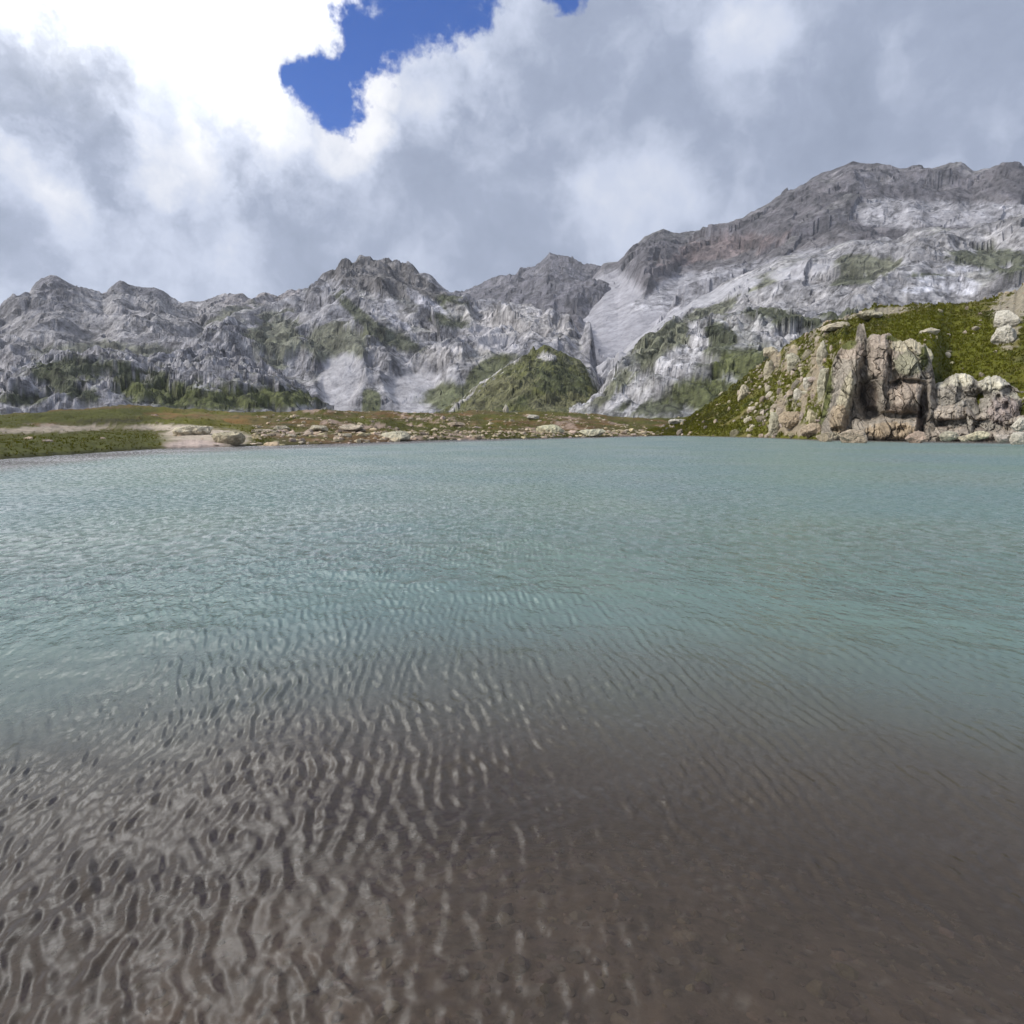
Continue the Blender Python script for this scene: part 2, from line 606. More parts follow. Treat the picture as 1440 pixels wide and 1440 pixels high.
# pale shoulder under the right range
SHOULD = [(760, 590), (800, 560), (840, 520), (880, 488), (930, 452), (980, 420), (1030, 392), (1100, 362), (1160, 352), (1200, 338), (1260, 334), (1300, 318), (1360, 322), (1440, 300),
          (1540, 320), (1640, 300), (1850, 350)]
ridge('mountainside', SHOULD, [700, 760, 820, 850, 870, 880, 890, 900, 900, 900, 900, 900, 900, 900, 900, 900, 900], 450, 0, 520, 230, 12.4, M_FAR, H=0.15, prof=0.85, base=(0.27, 0.265, 0.275), dark=0.45, pale=0.45, vegamt=0.35,
      crag=0.02, rub=0.05, spec=[
    (VEG_GREY, 0.85, 1.0, [(1220, 372, 50, 16, 0), (1060, 400, 60, 10, -20), (1000, 440, 40, 10, -25)]),
    (VEG_DARK, 0.85, 1.0, [(1400, 362, 60, 16, 0), (1200, 395, 35, 8, 0), (1300, 388, 30, 5, 0)]),
    ((0.34, 0.335, 0.355), 0.95, 0.3, [(870, 500, 40, 40, -50), (930, 455, 60, 18, -35), (1020, 412, 60, 10, -22), (1130, 380, 50, 10, -10)], 0.4),
    ((0.47, 0.47, 0.51), 0.9, 0.3, [(1330, 395, 45, 7, 4), (1350, 408, 30, 5, 5), (1290, 405, 25, 5, -5), (1355, 378, 22, 4, 0)]),
])

# central massif with the dark summit
CENTRE = [(180, 575), (260, 480), (330, 440), (400, 420), (430, 406), (450, 390), (480, 368), (507, 362), (540, 363), (573, 370), (597, 383), (617, 398), (640, 415), (700, 422), (760, 432),
          (800, 445), (830, 470), (845, 520), (860, 570)]
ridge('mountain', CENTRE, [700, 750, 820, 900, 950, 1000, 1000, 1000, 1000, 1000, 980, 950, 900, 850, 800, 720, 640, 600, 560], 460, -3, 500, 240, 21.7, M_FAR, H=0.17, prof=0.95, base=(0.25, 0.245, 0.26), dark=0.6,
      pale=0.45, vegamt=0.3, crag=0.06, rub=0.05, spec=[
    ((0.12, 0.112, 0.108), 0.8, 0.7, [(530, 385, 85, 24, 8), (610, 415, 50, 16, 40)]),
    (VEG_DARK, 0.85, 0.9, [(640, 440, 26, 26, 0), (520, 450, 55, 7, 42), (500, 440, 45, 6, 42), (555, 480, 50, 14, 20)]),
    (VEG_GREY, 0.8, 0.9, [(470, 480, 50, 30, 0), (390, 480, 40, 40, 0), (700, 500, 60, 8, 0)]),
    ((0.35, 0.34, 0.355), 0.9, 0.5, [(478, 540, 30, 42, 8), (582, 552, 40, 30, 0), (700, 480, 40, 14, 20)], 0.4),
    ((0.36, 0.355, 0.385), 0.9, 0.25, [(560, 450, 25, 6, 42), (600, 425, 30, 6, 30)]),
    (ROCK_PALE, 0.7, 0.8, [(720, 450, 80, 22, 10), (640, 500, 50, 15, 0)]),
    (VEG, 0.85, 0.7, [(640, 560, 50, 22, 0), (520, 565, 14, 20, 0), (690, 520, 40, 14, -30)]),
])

# left rocky foothill
LHILL = [(-420, 540), (-300, 520), (-150, 500), (-60, 520), (0, 515), (60, 497), (110, 492), (160, 488), (200, 500), (240, 495), (290, 480), (330, 492), (380, 515), (420, 540), (450, 562), (470, 580)]
ridge('hill', LHILL, 520, 260, -3, 420, 150, 31.2, M_MID, H=0.22, prof=0.85, base=(0.24, 0.235, 0.25), dark=0.6, pale=0.5, vegamt=0.5, crag=0.10, rub=0.07, spec=[
    (VEG_DARK, 0.9, 0.8, [(110, 520, 65, 16, 0), (200, 530, 40, 12, 0), (30, 560, 40, 8, 0), (100, 545, 50, 10, 20)]),
    (VEG, 0.95, 0.5, [(320, 560, 140, 17, 0), (240, 552, 70, 14, 0)]),
    (ROCK_PALE, 0.7, 0.5, [(200, 530, 14, 4, 0), (265, 530, 20, 4, 0)]),
])

# green pyramid knoll
KNOLL = [(585, 590), (620, 578), (650, 558), (680, 535), (710, 516), (740, 497), (765, 485), (790, 495), (815, 505), (838, 530), (835, 560), (850, 585)]
KNOLL = sorted(KNOLL)
KNOLL = [(590, 588), (620, 578), (650, 558), (680, 535), (710, 516), (740, 497), (765, 485), (790, 495), (815, 507), (838, 528), (846, 556), (856, 585)]
ridge('knoll', KNOLL, 430, 250, -3, 240, 120, 41.5, M_MID, H=0.18, prof=0.8, base=(0.098, 0.102, 0.036), dark=0.2, pale=0.12, rub=0.05, crag=0.03, spec=[
    (VEG_DARK, 0.8, 1.0, [(790, 540, 45, 25, 20), (720, 560, 60, 10, 0)]),
    ((0.13, 0.125, 0.065), 0.7, 1.0, [(700, 555, 50, 20, -20), (790, 565, 40, 12, 0)]),
    (ROCK_PALE, 0.85, 0.7, [(690, 528, 30, 4, -38), (650, 565, 25, 3, -38), (838, 530, 6, 24, -25), (770, 500, 14, 5, 0), (722, 505, 12, 4, -20)]),
])

# right knolls with pale slabs
KN2 = [(800, 592), (825, 570), (850, 535), (870, 508), (900, 478), (930, 458), (952, 447), (975, 450), (1000, 444), (1030, 438), (1070, 432), (1110, 434), (1140, 446), (1170, 440), (1210, 432),
       (1260, 440), (1340, 450), (1420, 440), (1520, 420), (1650, 400)]
ridge('hill', KN2, [380, 380, 380, 390, 400, 400, 410, 410, 410, 410, 410, 410, 400, 400, 400, 400, 400, 400, 400, 400], 190, -3, 430, 170, 51.5, M_MID, H=0.15, prof=0.85, base=(0.25, 0.25, 0.245), dark=0.5, pale=0.5,
      vegamt=0.6, rub=0.07, crag=0.08, spec=[
    (VEG_GREY, 0.85, 0.7, [(930, 480, 50, 24, -35), (870, 540, 40, 12, -50)]),
    (VEG_DARK, 0.85, 0.8, [(1100, 445, 60, 10, 8), (1180, 440, 35, 10, 0), (1010, 480, 30, 25, 0), (920, 575, 50, 12, 0)]),
    ((0.40, 0.39, 0.40), 0.95, 0.35, [(955, 512, 28, 20, -10), (1090, 470, 30, 9, 5), (880, 555, 40, 7, -38), (845, 545, 35, 5, -50), (980, 480, 14, 30, 0), (905, 560, 45, 5, -40)]),
    (VEG, 0.9, 0.6, [(1000, 560, 60, 25, 0), (1050, 510, 40, 25, 0)]),
])


# ------------------------------------------------------------------ near ground: shore flats
def shore_flats():
    a0, a1 = px_az_tan([-500, 1950], [600, 600])[0]
    naz, nr = 720, 250
    az = np.linspace(a0, a1, naz)
    t = np.linspace(0, 1, nr) ** 1.5
    sr = shore_r(az) * (1 + 0.030 * fbm(az * 40, 3.0, oct=4) + 0.01 * fbm(az * 150, 8.0, oct=3))
    A, T = np.meshgrid(az, t, indexing='ij')
    Rr = (sr - 4)[:, None] + (420 - sr)[:, None] * T
    X, Y = Rr * np.sin(A), Rr * np.cos(A)
    D = Rr - sr[:, None]
    # low bank at the edge, then hummocks; the flats' own skyline
    fx = [-500, 0, 100, 170, 230, 350, 450, 560, 700, 860, 960, 1100, 1950]
    fy = [585, 592, 584, 577, 580, 584, 580, 582, 578, 580, 584, 585, 585]
    a_, t_ = px_az_tan(fx, fy)
    tan = np.interp(az, a_, t_)
    bank = sstep(D, -2, 3) * 0.9 - 0.75 + 0.55 * sstep(D, 1.2, 9)
    rise = (CAM_Z + tan[:, None] * 150) * sstep(D, 5, 105 - 0.0 * D)
    hum = fbm(X / 20, Y / 13, 2.0, oct=5, gain=0.52) * 3.6 + fbm(X / 5, Y / 5, 4.0, oct=4, gain=0.55, kind='billow') * 0.45
    Z = bank + rise * 0.9 + hum * sstep(D, 2, 45) * 0.75 + 0.10 * fbm(X / 1.6, Y / 1.6, oct=4) * sstep(D, 0, 3)
    Z = np.where(D < -0.5, np.minimum(Z, -0.12 + D * 0.15), Z)
    # low near tongue of turf at the far left
    PX, PY = world_px(X, Y, Z)
    N = grid_normals(X, Y, Z)
    n1 = fbm(X / 9, Y / 9, 11, oct=5, gain=0.6)
    n2 = fbm(X / 2.2, Y / 2.2, 21, oct=5, gain=0.62)
    n3 = fbm(X / 30, Y / 18, 31, oct=4)
    col = np.zeros(X.shape + (3,)) + np.array((0.125, 0.098, 0.030))
    col = mixc(col, GRASS, sstep(n1 + n3, -0.38, 0.0) * 0.92)
    col = mixc(col, BROWN, sstep(n2 * 0.6 + n1 * 0.7 - n3 * 0.8, 0.03, 0.28) * 0.8)
    rockm = sstep(n1 * 0.7 + n2 * 0.6 + 0.5 * fbm(X / 12, Y / 16, 83, oct=3) + 0.22 * sstep(PX, 330, 420) * (1 - sstep(PX, 860, 960)), 0.38, 0.52)
    col = mixc(col, (0.42, 0.31, 0.24), rockm * 0.9)
    col = col * (1 + 0.55 * fbm(X / 7, Y / 9, 71, oct=4))[..., None]
    col = paint(col, PX + 8 * n2, PY + 3 * n1, n2, [
        (SAND, 0.95, 0.35, [(285, 617, 68, 15, 0), (60, 604, 110, 4.2, -2), (230, 601, 60, 4, 0)]),
        ((0.46, 0.36, 0.32), 0.7, 0.3, [(270, 625, 45, 7, 0)]),
        ((0.082, 0.088, 0.008), 0.95, 0.25, [(90, 626, 150, 16, -3), (60, 588, 170, 8, -4)]),
        ((0.055, 0.050, 0.018), 0.9, 0.5, [(150, 592, 50, 3, 0)]),
    ])
    col = col * (0.72 + 0.28 * (1 - sstep(PX, 215, 260) * 0 - sstep(np.abs(PX - 285), 50, 90)))[..., None]
    wet = 1 - sstep(Z, 0.02, 0.25)
    col = col * (1 - 0.45 * wet)[..., None]
    ob = new_mesh('shore', np.stack([X, Y, Z], -1), grid_faces(naz, nr), col, M_NEAR)
    ob['kind'] = 'structure'
    return ob, (X, Y, Z, col, D)


flats, FL = shore_flats()


# ------------------------------------------------------------------ near right hill
def right_hill():
    px = [905, 930, 960, 1000, 1050, 1100, 1130, 1160, 1190, 1230, 1300, 1350, 1400, 1440, 1520, 1650, 1850]
    py = [606, 602, 592, 566, 528, 490, 470, 456, 444, 432, 427, 427, 418, 402, 380, 360, 380]
    a_, t_ = px_az_tan(px, py)
    naz, nr = 460, 260
    az = np.linspace(a_[0], a_[-1], naz)
    tan = np.interp(az, a_, t_)
    tan = tan + (5 * fbm(az * 28, 2.0, oct=5, gain=0.6) + 2.5 * fbm(az * 170, 4.0, oct=3)) / FPX * sstep(np.rad2deg(az), 12, 16)
    t = np.linspace(0, 1.45, nr)
    A, T = np.meshgrid(az, t, indexing='ij')
    sr = shore_r(az) * (1 + 0.006 * fbm(az * 60, 1.0, oct=4))
    cr = sr + np.interp(az, a_, [14, 16, 20, 26, 32, 36, 38, 40, 42, 44, 46, 48, 50, 52, 52, 52, 52])
    Rr = (sr - 1.5)[:, None] + (cr - sr + 1.5)[:, None] * T
    X, Y = Rr * np.sin(A), Rr * np.cos(A)
    zc = CAM_Z + tan * cr
    PXc = world_px(X, Y, X * 0 + 5)[0]
    # steeper foot where the crag stands
    cl = sstep(PXc, 1120, 1190) * (1 - 0.0 * PXc)
    p1 = np.clip(T, 0, 1) ** 0.9
    p2 = 0.16 * np.clip(T, 0, 1) + 0.46 * sstep(T, 0.05, 0.30) + 0.38 * np.clip((T - 0.2) / 0.8, 0, 1) ** 0.9
    p3 = 0.10 * np.clip(T, 0, 1) + 0.25 * sstep(T, 0.05, 0.16) + 0.65 * np.clip((T - 0.2) / 0.8, 0, 1) ** 0.85
    c3 = sstep(PXc, 1300, 1330)
    p = lerp(lerp(p1, p2, cl), p3, c3)
    p = np.where(T > 1, 1 - (T - 1) * 1.6, p)
    Z = -0.5 + (zc[:, None] + 0.5) * p
    env = sstep(T, 0.0, 0.15) * np.clip((zc[:, None]) / 6, 0, 1)
    n0 = fbm(X / 9, Y / 9, Z / 9 + 3, oct=5, gain=0.55, kind='ridge')
    n1 = fbm(X / 2.6, Y / 2.6, Z / 2.6 + 7, oct=5, gain=0.6)
    rocky = sstep(PXc, 1070, 1110) * (1 - sstep(PXc, 1180, 1230))
    rib = fbm(A * 62 + n1 * 0.4, Z / 14, 3.0, oct=4, gain=0.6, kind='ridge')
    Z = Z + env * (n0 * 0.55 + n1 * 0.45 + rocky * rib * 1.5 * sstep(T, 0.0, 0.1) * (1 - sstep(T, 0.8, 1.0)))
    el = ((Z - CAM_Z) / Rr)
    mx = el[:, nr // 3:].max(1)
    k = 6
    mxs = np.convolve(np.pad(mx, k, mode='edge'), np.ones(2 * k + 1) / (2 * k + 1), 'same')[k:-k]
    Z = Z + (tan - mxs)[:, None] * Rr * np.clip(T, 0, 1) ** 1.5
    N = grid_normals(X, Y, Z)
    PX, PY = world_px(X, Y, Z)
    n2 = fbm(X / 1.3, Y / 1.3, Z / 1.3 + 21, oct=5, gain=0.62)
    n3 = fbm(X / 6, Y / 6, Z / 6 + 31, oct=4)
    col = np.zeros(X.shape + (3,)) + np.array((0.094, 0.096, 0.009))
    col = mixc(col, (0.055, 0.060, 0.014), sstep(n3 + n2 * 0.5, 0.05, 0.35) * 0.8)
    col = mixc(col, (0.13, 0.115, 0.04), sstep(n1 + n2 * 0.6, 0.1, 0.45) * 0.6)
    col = mixc(col, (0.17, 0.135, 0.06), sstep(fbm(X / 4, Y / 4, Z / 4 + 50, oct=5, gain=0.6), 0.08, 0.3) * 0.55)
    col = mixc(col, (0.045, 0.055, 0.012), sstep(fbm(X / 3, Y / 3, Z / 3 + 90, oct=4, gain=0.6), 0.12, 0.3) * 0.8)
    steep = sstep(0.52 - N[..., 2] + n2 * 0.5 + n1 * 0.3, 0.12, 0.30)
    steep = steep * sstep(PX, 1060, 1100)
    col = mixc(col, (0.30, 0.26, 0.20), steep * 0.9)
    col = paint(col, PX + 6 * n2, PY + 5 * n3, n2, [
        ((0.27, 0.22, 0.16), 0.85, 0.9, [(1125, 604, 36, 8, 0), (1112, 505, 9, 22, 8), (1146, 520, 8, 45, 6), (1130, 555, 6, 26, 4), (1090, 500, 8, 22, 0), (1098, 575, 7, 18, 0)]),
        ((0.30, 0.26, 0.21), 0.75, 1.3, [(1230, 440, 60, 5, -8), (1415, 450, 18, 40, 0), (1440, 420, 26, 26, 0)]),
        ((0.34, 0.28, 0.22), 0.95, 0.3, [(1235, 560, 50, 60, 0)]),
        ((0.098, 0.102, 0.008), 0.9, 0.3, [(1330, 465, 80, 24, 4), (1360, 500, 60, 26, 10), (1180, 585, 8, 8, 0)]),
    ])
    ob = new_mesh('hillside', np.stack([X, Y, Z], -1), grid_faces(naz, nr), col, M_NEAR)
    ob['kind'] = 'structure'
    return ob, (X, Y, Z, col)


hillside, RH = right_hill()


# ------------------------------------------------------------------ lake bed and water
def bed_depth(x, y):
    r = np.hypot(x, y)
    az = np.arctan2(x, y)
    sh = shore_r(az)
    d = 0.22 + 2.6 * sstep(r, 1.4, 8.5) + 1.2 * sstep(r, 8, 30)
    d = d * (1 - sstep(r, sh - 22, sh - 1.0) * 0.93) + 0.02
    return d


def lake():
    a0, a1 = R(-80), R(80)
    # bed
    naz, nr = 260, 220
    az = np.linspace(a0, a1, naz)
    r = np.exp(np.linspace(math.log(0.25), math.log(170), nr))
    A, Rr = np.meshgrid(az, r, indexing='ij')
    X, Y = Rr * np.sin(A), Rr * np.cos(A)
    n = fbm(X / 0.9, Y / 0.9, oct=4) * 0.05 + fbm(X / 0.16, Y / 0.16, 3.0, oct=3, kind='billow') * 0.022
    Z = -bed_depth(X, Y) + n * sstep(Rr, 0.2, 1)
    m = fbm(X / 0.5, Y / 0.5, 5, oct=5, gain=0.6)
    m2 = fbm(X / 0.09, Y / 0.09, 15, oct=3, gain=0.6)
    col = np.zeros(X.shape + (3,)) + np.array((0.175, 0.122, 0.088))
    col = mixc(col, (0.10, 0.075, 0.058), sstep(m, -0.05, 0.3) * 0.7)
    col = mixc(col, (0.36, 0.30, 0.25), sstep(m2 - m * 0.4, 0.22, 0.42) * 0.7)
    bed = new_mesh('lake_bed', np.stack([X, Y, Z], -1), grid_faces(naz, nr), col, M_BED)
    bed['kind'] = 'structure'
    global BED_GRID
    BED_GRID = (X, Y, Z)

    # surface with its ripples as geometry
    azs = np.concatenate([np.linspace(a0, R(-43), 80)[:-1], np.linspace(R(-42), R(42), 940), np.linspace(R(43), a1, 80)[1:]])
    r = np.concatenate([np.exp(np.linspace(math.log(0.25), math.log(1.2), 60))[:-1],
                        np.exp(np.linspace(math.log(1.2), math.log(60), 620)),
                        np.exp(np.linspace(math.log(60), math.log(170), 60))[1:]])
    naz, nr = len(azs), len(r)
    A, Rr = np.meshgrid(azs, r, indexing='ij')
    X, Y = Rr * np.sin(A), Rr * np.cos(A)
    sp_r = np.gradient(r)[None, :] * np.ones_like(A)
    sp_a = Rr * np.gradient(azs)[:, None]
    sa_, ca_ = np.sin(A), np.cos(A)
    h = np.zeros_like(X)
    rg = np.random.default_rng(11)
    # slow bending of the crests
    wx = X + 0.06 * fbm(X / 1.1, Y / 1.1, 1.0, oct=3) + 0.5 * fbm(X / 5, Y / 5, 31.0, oct=2)
    wy = Y + 0.06 * fbm(X / 1.1, Y / 1.1, 9.0, oct=3) + 0.5 * fbm(X / 5, Y / 5, 51.0, oct=2)
    mA = sstep(fbm(X / 2.4, Y / 3.4, 60, oct=3), -0.35, 0.25)
    dxy = np.exp(-(((X + 1.9) / 1.5) ** 2 + ((Y - 6.6) / 2.4) ** 2))
    mB = np.clip(sstep(fbm(X / 3.0, Y / 4.0, 70, oct=3), -0.05, 0.35) + dxy * 1.2, 0, 1.3)
    mA = np.clip(mA + 0.40 - 0.6 * dxy, 0, 1)

    def train(n, ang, spread, l0, l1, slope, mask):
        nonlocal h
        acc = np.zeros_like(X)
        for i in range(n):
            a = R(ang + rg.normal() * spread)
            lam = math.exp(rg.uniform(math.log(l0), math.log(l1)))
            k = 2 * math.pi / lam
            ph = rg.uniform(0, 6.283)
            amp = slope / k * math.sqrt(2.0 / n)
            kr = abs(math.cos(a) * sa_ - math.sin(a) * ca_)
            ka = abs(math.cos(a) * ca_ + math.sin(a) * sa_)
            fade = 1 - sstep((sp_r * kr + sp_a * ka) / lam, 0.20, 0.42)
            acc += amp * fade * np.sin(k * (wx * math.cos(a) - wy * math.sin(a)) + ph)
        h += acc * mask

    train(24, -10, 11, 0.052, 0.110, 0.23, mA)
    train(18, -36, 11, 0.052, 0.105, 0.20, mB)
    train(16, 40, 32, 0.055, 0.11, 0.085, 1.0)
    train(16, -12, 35, 0.026, 0.050, 0.10, 1.0)
    train(14, -60, 50, 0.25, 0.9, 0.035, 1.0)
    train(12, -70, 35, 0.9, 3.0, 0.022, 1.0)
    # sharpen the crests a little
    hs = 0.010
    h = h + hs * (np.clip(h / hs, -1.5, 3) ** 2 - 0.6) * 0.12
    h = h * (0.62 + 0.38 * sstep(Rr, 1.5, 5.5))      # calmer over the shallows
    depth = bed_depth(X, Y) + 0.25 * fbm(X / 1.5, Y / 1.5, 2, oct=4) * sstep(Rr, 1, 4)
    far = sstep(Rr, 3.0, 16)
    water = new_mesh('water', np.stack([X, Y, h * sstep(170 - Rr, 0, 60)], -1), grid_faces(naz, nr), None, None,
                     attrs={'depth': depth, 'far': far})
    water['kind'] = 'structure'
    m = bpy.data.materials.new('lake_water')
    m.use_nodes = True
    g = NT(m.node_tree)
    g.t.nodes.clear()
    out = g.n('ShaderNodeOutputMaterial')
    pos = g.n('ShaderNodeTexCoord').outputs['Object']
    dep = g.n('ShaderNodeAttribute', attribute_name='depth').outputs['Fac']
    fr_ = g.n('ShaderNodeAttribute', attribute_name='far').outputs['Fac']
    # fine wind ripple beyond what the mesh carries
    def along(deg, sx, sy):
        mp = g.n('ShaderNodeMapping', vector_type='POINT')
        g.put(mp.inputs['Vector'], pos)
        mp.inputs['Rotation'].default_value = (0, 0, R(-deg) * -1)
        v = g.v('MULTIPLY', mp.outputs[0], (sx, sy, 1.0))
        return v
    b1 = g.noise(along(-12, 1.0, 0.55), 7.0, 3, 0.65)
    b2 = g.noise(along(-38, 1.0, 0.5), 3.0, 3, 0.6)
    b3 = g.noise(along(-10, 0.6, 0.25), 0.9, 3, 0.55)
    patch = g.ss(g.noise(pos, 0.16, 4, 0.6), 0.35, 0.65, 0.5, 1.3)
    bp = g.n('ShaderNodeBump')
    g.put(bp.inputs['Height'], g.m('MULTIPLY_ADD', b3, 3.0, g.m('MULTIPLY_ADD', b2, 1.8, b1)))
    bp.inputs['Strength'].default_value = 1.0
    g.put(bp.inputs['Distance'], g.m('MULTIPLY', g.m('MULTIPLY_ADD', fr_, 0.15, 0.007), patch))
    nrm = bp.outputs[0]
    # suspended glacial silt: the deeper the water column the less of the bed is seen
    clear = g.m('EXPONENT', g.m('MULTIPLY', dep, -1.0))
    hue = g.noise(pos, 0.10, 4, 0.55)
    silt = g.mix(g.ss(hue, 0.35, 0.65), (0.132, 0.204, 0.196, 1), (0.148, 0.214, 0.174, 1))
    deep = g.ss(dep, 0.35, 2.6)
    silt = g.mix(deep, (0.118, 0.094, 0.072, 1), silt)
    dif = g.n('ShaderNodeBsdfDiffuse')
    g.put(dif.inputs['Color'], silt)
    rfr = g.n('ShaderNodeBsdfTransparent')
    rfr.inputs['Color'].default_value = (0.93, 0.93, 0.90, 1)
    body = g.n('ShaderNodeMixShader')
    g.put(body.inputs[0], clear)
    g.t.links.new(dif.outputs[0], body.inputs[1])
    g.t.links.new(rfr.outputs[0], body.inputs[2])
    gl = g.n('ShaderNodeBsdfGlossy')
    g.put(gl.inputs['Roughness'], g.m('MULTIPLY', g.m('MULTIPLY_ADD', fr_, 0.15, 0.155), g.ss(b1, 0.32, 0.68, 0.35, 1.5)))
    g.put(gl.inputs['Normal'], nrm)
    fz = g.n('ShaderNodeFresnel')
    fz.inputs['IOR'].default_value = 1.333
    g.put(fz.inputs['Normal'], nrm)
    mx = g.n('ShaderNodeMixShader')
    g.put(mx.inputs[0], fz.outputs[0])
    g.t.links.new(body.outputs[0], mx.inputs[1])
    g.t.links.new(gl.outputs[0], mx.inputs[2])
    g.t.links.new(mx.outputs[0], out.inputs[0])
    water.data.materials.append(m)
    return water


lake()


# ------------------------------------------------------------------ rocks
def cube_sphere(n):
    g = np.linspace(-1, 1, n)
    g = np.tan(g * math.pi / 4)
    u, v = np.meshgrid(g, g, indexing='ij')
    o = np.ones_like(u)
    sides = [(u, v, o), (v, u, -o), (o, u, v), (-o, v, u), (v, o, u), (u, -o, v)]
    V, F = [], []
    for i, s in enumerate(sides):
        V.append(np.stack(s, -1).reshape(-1, 3))
        F.append(grid_faces(n, n) + i * n * n)
    V = np.concatenate(V)
    V /= np.linalg.norm(V, axis=1)[:, None]
    F = np.concatenate(F)
    key = np.round(V * 1e5).astype(np.int64)
    _, idx, inv = np.unique(key, axis=0, return_index=True, return_inverse=True)
    return V[idx], inv.reshape(-1)[F]


_CS = {}


def rock_verts(size, seed, n=14, boxy=0.5, rough=0.10, freq=1.0):
    """angular stone: a body cut by planes, then weathered"""
    if n not in _CS:
        _CS[n] = cube_sphere(n)
    V, F = _CS[n]
    rg = np.random.default_rng(int(seed))
    P = rg.normal(size=(18, 3))
    P /= np.linalg.norm(P, axis=1)[:, None]
    dist = rg.uniform(0.72, 1.0, 18)
    ax = np.array([(1, 0, 0), (-1, 0, 0), (0, 1, 0), (0, -1, 0), (0, 0, 1), (0, 0, -1)], float) + rg.normal(size=(6, 3)) * 0.14
    ax /= np.linalg.norm(ax, axis=1)[:, None]
    if boxy > 0.3:
        P = np.concatenate([P, ax])
        dist = np.concatenate([dist + 0.35 * boxy, rg.uniform(0.62, 0.80, 6)])
    else:
        dist = rg.uniform(0.62, 0.95, 18)
    dots = V @ P.T
    rad = np.where(dots > 0.05, dist / np.maximum(dots, 0.05), 9).min(1)
    rad = np.minimum(rad, 1.35)
    W = V * rad[:, None]
    S = W * np.asarray(size, float) / 1.5
    q = S / (np.mean(size) * freq)
    d = fbm(q[:, 0] * 2 + seed, q[:, 1] * 2, q[:, 2] * 2, oct=5, gain=0.55, kind='ridge') * rough * np.mean(size)
    crk = fbm(q[:, 0] * 3.2 + seed, q[:, 1] * 3.2, q[:, 2] * 1.1, oct=3, gain=0.5)
    d = d - np.exp(-(crk / 0.035) ** 2) * rough * 0.5 * np.mean(size)
    S = S + V * d[:, None]
    return S, F


def rock_cols(S, seed, base, scale=1.0, pale_top=0.3):
    n = fbm(S[:, 0] / scale + seed, S[:, 1] / scale, S[:, 2] / (scale * 1.6), oct=6, gain=0.62)
    n2 = fbm(S[:, 0] * 4 / scale + seed, S[:, 1] * 4 / scale, S[:, 2] * 1.6 / scale, 4, gain=0.6)
    c = np.zeros(S.shape) + np.asarray(base)
    c = mixc(c, np.asarray(base) * 0.42, sstep(n, 0.05, 0.35) * 0.85)
    c = mixc(c, np.asarray(base) * (1.35, 1.35, 1.38), sstep(n2, 0.1, 0.4) * 0.5)
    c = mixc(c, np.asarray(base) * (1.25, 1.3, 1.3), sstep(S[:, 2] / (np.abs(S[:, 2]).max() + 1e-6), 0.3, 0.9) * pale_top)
    return c


def bvh_of(ob):
    me = ob.data
    V = np.empty(len(me.vertices) * 3, np.float32)
    me.vertices.foreach_get('co', V)
    F = np.empty(len(me.loops), np.int32)
    me.loops.foreach_get('vertex_index', F)
    return BVHTree.FromPolygons(V.reshape(-1, 3).tolist(), F.reshape(-1, 4).tolist())


NEAR_BVH = [bvh_of(flats), bvh_of(hillside)]


def ground_at(px, py):
    """the spot of the shore or hillside that the photograph shows at this point"""
    d = Vector([float(c) for c in px_dir(px, py)])
    best = None
    for b in NEAR_BVH:
        hit = b.ray_cast(Vector((0, 0, CAM_Z)), d)
        if hit[0] is not None and (best is None or hit[3] < best[1]):
            best = (hit[0], hit[3])
    if d.z < -1e-4:
        tw = -CAM_Z / d.z
        if best is None or tw < best[1]:
            best = (Vector((0, 0, CAM_Z)) + d * tw, tw)
    return best


def drop(x, y):
    z = -0.4
    for b in NEAR_BVH:
        hit = b.ray_cast(Vector((x, y, 200)), Vector((0, 0, -1)))
        if hit[0] is not None:
            z = max(z, hit[0].z)
    return z


_seed = [100]


def boulder(name, px, py, wpx, hpx, base, label, cat='boulder', group=None, depth=0.8, n=18, boxy=0.12, rough=0.13, sink=0.25, rz=None, parent=None, dist=None, tilt=0.0):
    """px, py: foot of the stone; wpx, hpx: how wide and high it shows"""
    hit = ground_at(px, py)
    while hit is None:
        py += 2
        hit = ground_at(px, py)
    p, dd = hit
    if dist:
        d = Vector([float(c) for c in px_dir(px, py)])
        k = dist / math.hypot(d.x, d.y)
        p = Vector((0, 0, CAM_Z)) + d * k
        dd = k
    mpp = dd / FPX
    w, h = wpx * mpp, hpx * mpp
    _seed[0] += 1
    s = _seed[0]
    S, F = rock_verts((w, w * depth, h * (1 + sink)), s, n, boxy, rough)
    # make the shown outline as wide and high as asked
    ext = S.max(0) - S.min(0)
    S = S * np.array([w / ext[0], w * depth / ext[1], h * (1 + sink) / ext[2]])
    S[:, 2] -= S[:, 2].min() + h * sink
    cols = rock_cols(S, s, base, scale=max(w, h) * 0.45)
    ob = new_mesh(name, S, F, cols, M_ROCK, smooth=False)
    ob.location = p + Vector((0, w * depth * 0.3, 0))
    az = math.atan2(p.x, p.y)
    ob.rotation_euler = (0, R(tilt), (-az if rz is None else rz))
    if parent:
        ob.location = ob.location - parent.location
        ob.parent = parent
    elif label:
        tag(ob, label, cat, group)
    return ob


PALE = (0.42, 0.37, 0.27)
PINK = (0.36, 0.275, 0.225)
CREAM = (0.45, 0.415, 0.345)
GREY = (0.30, 0.275, 0.24)
ORANGE = (0.36, 0.26, 0.17)

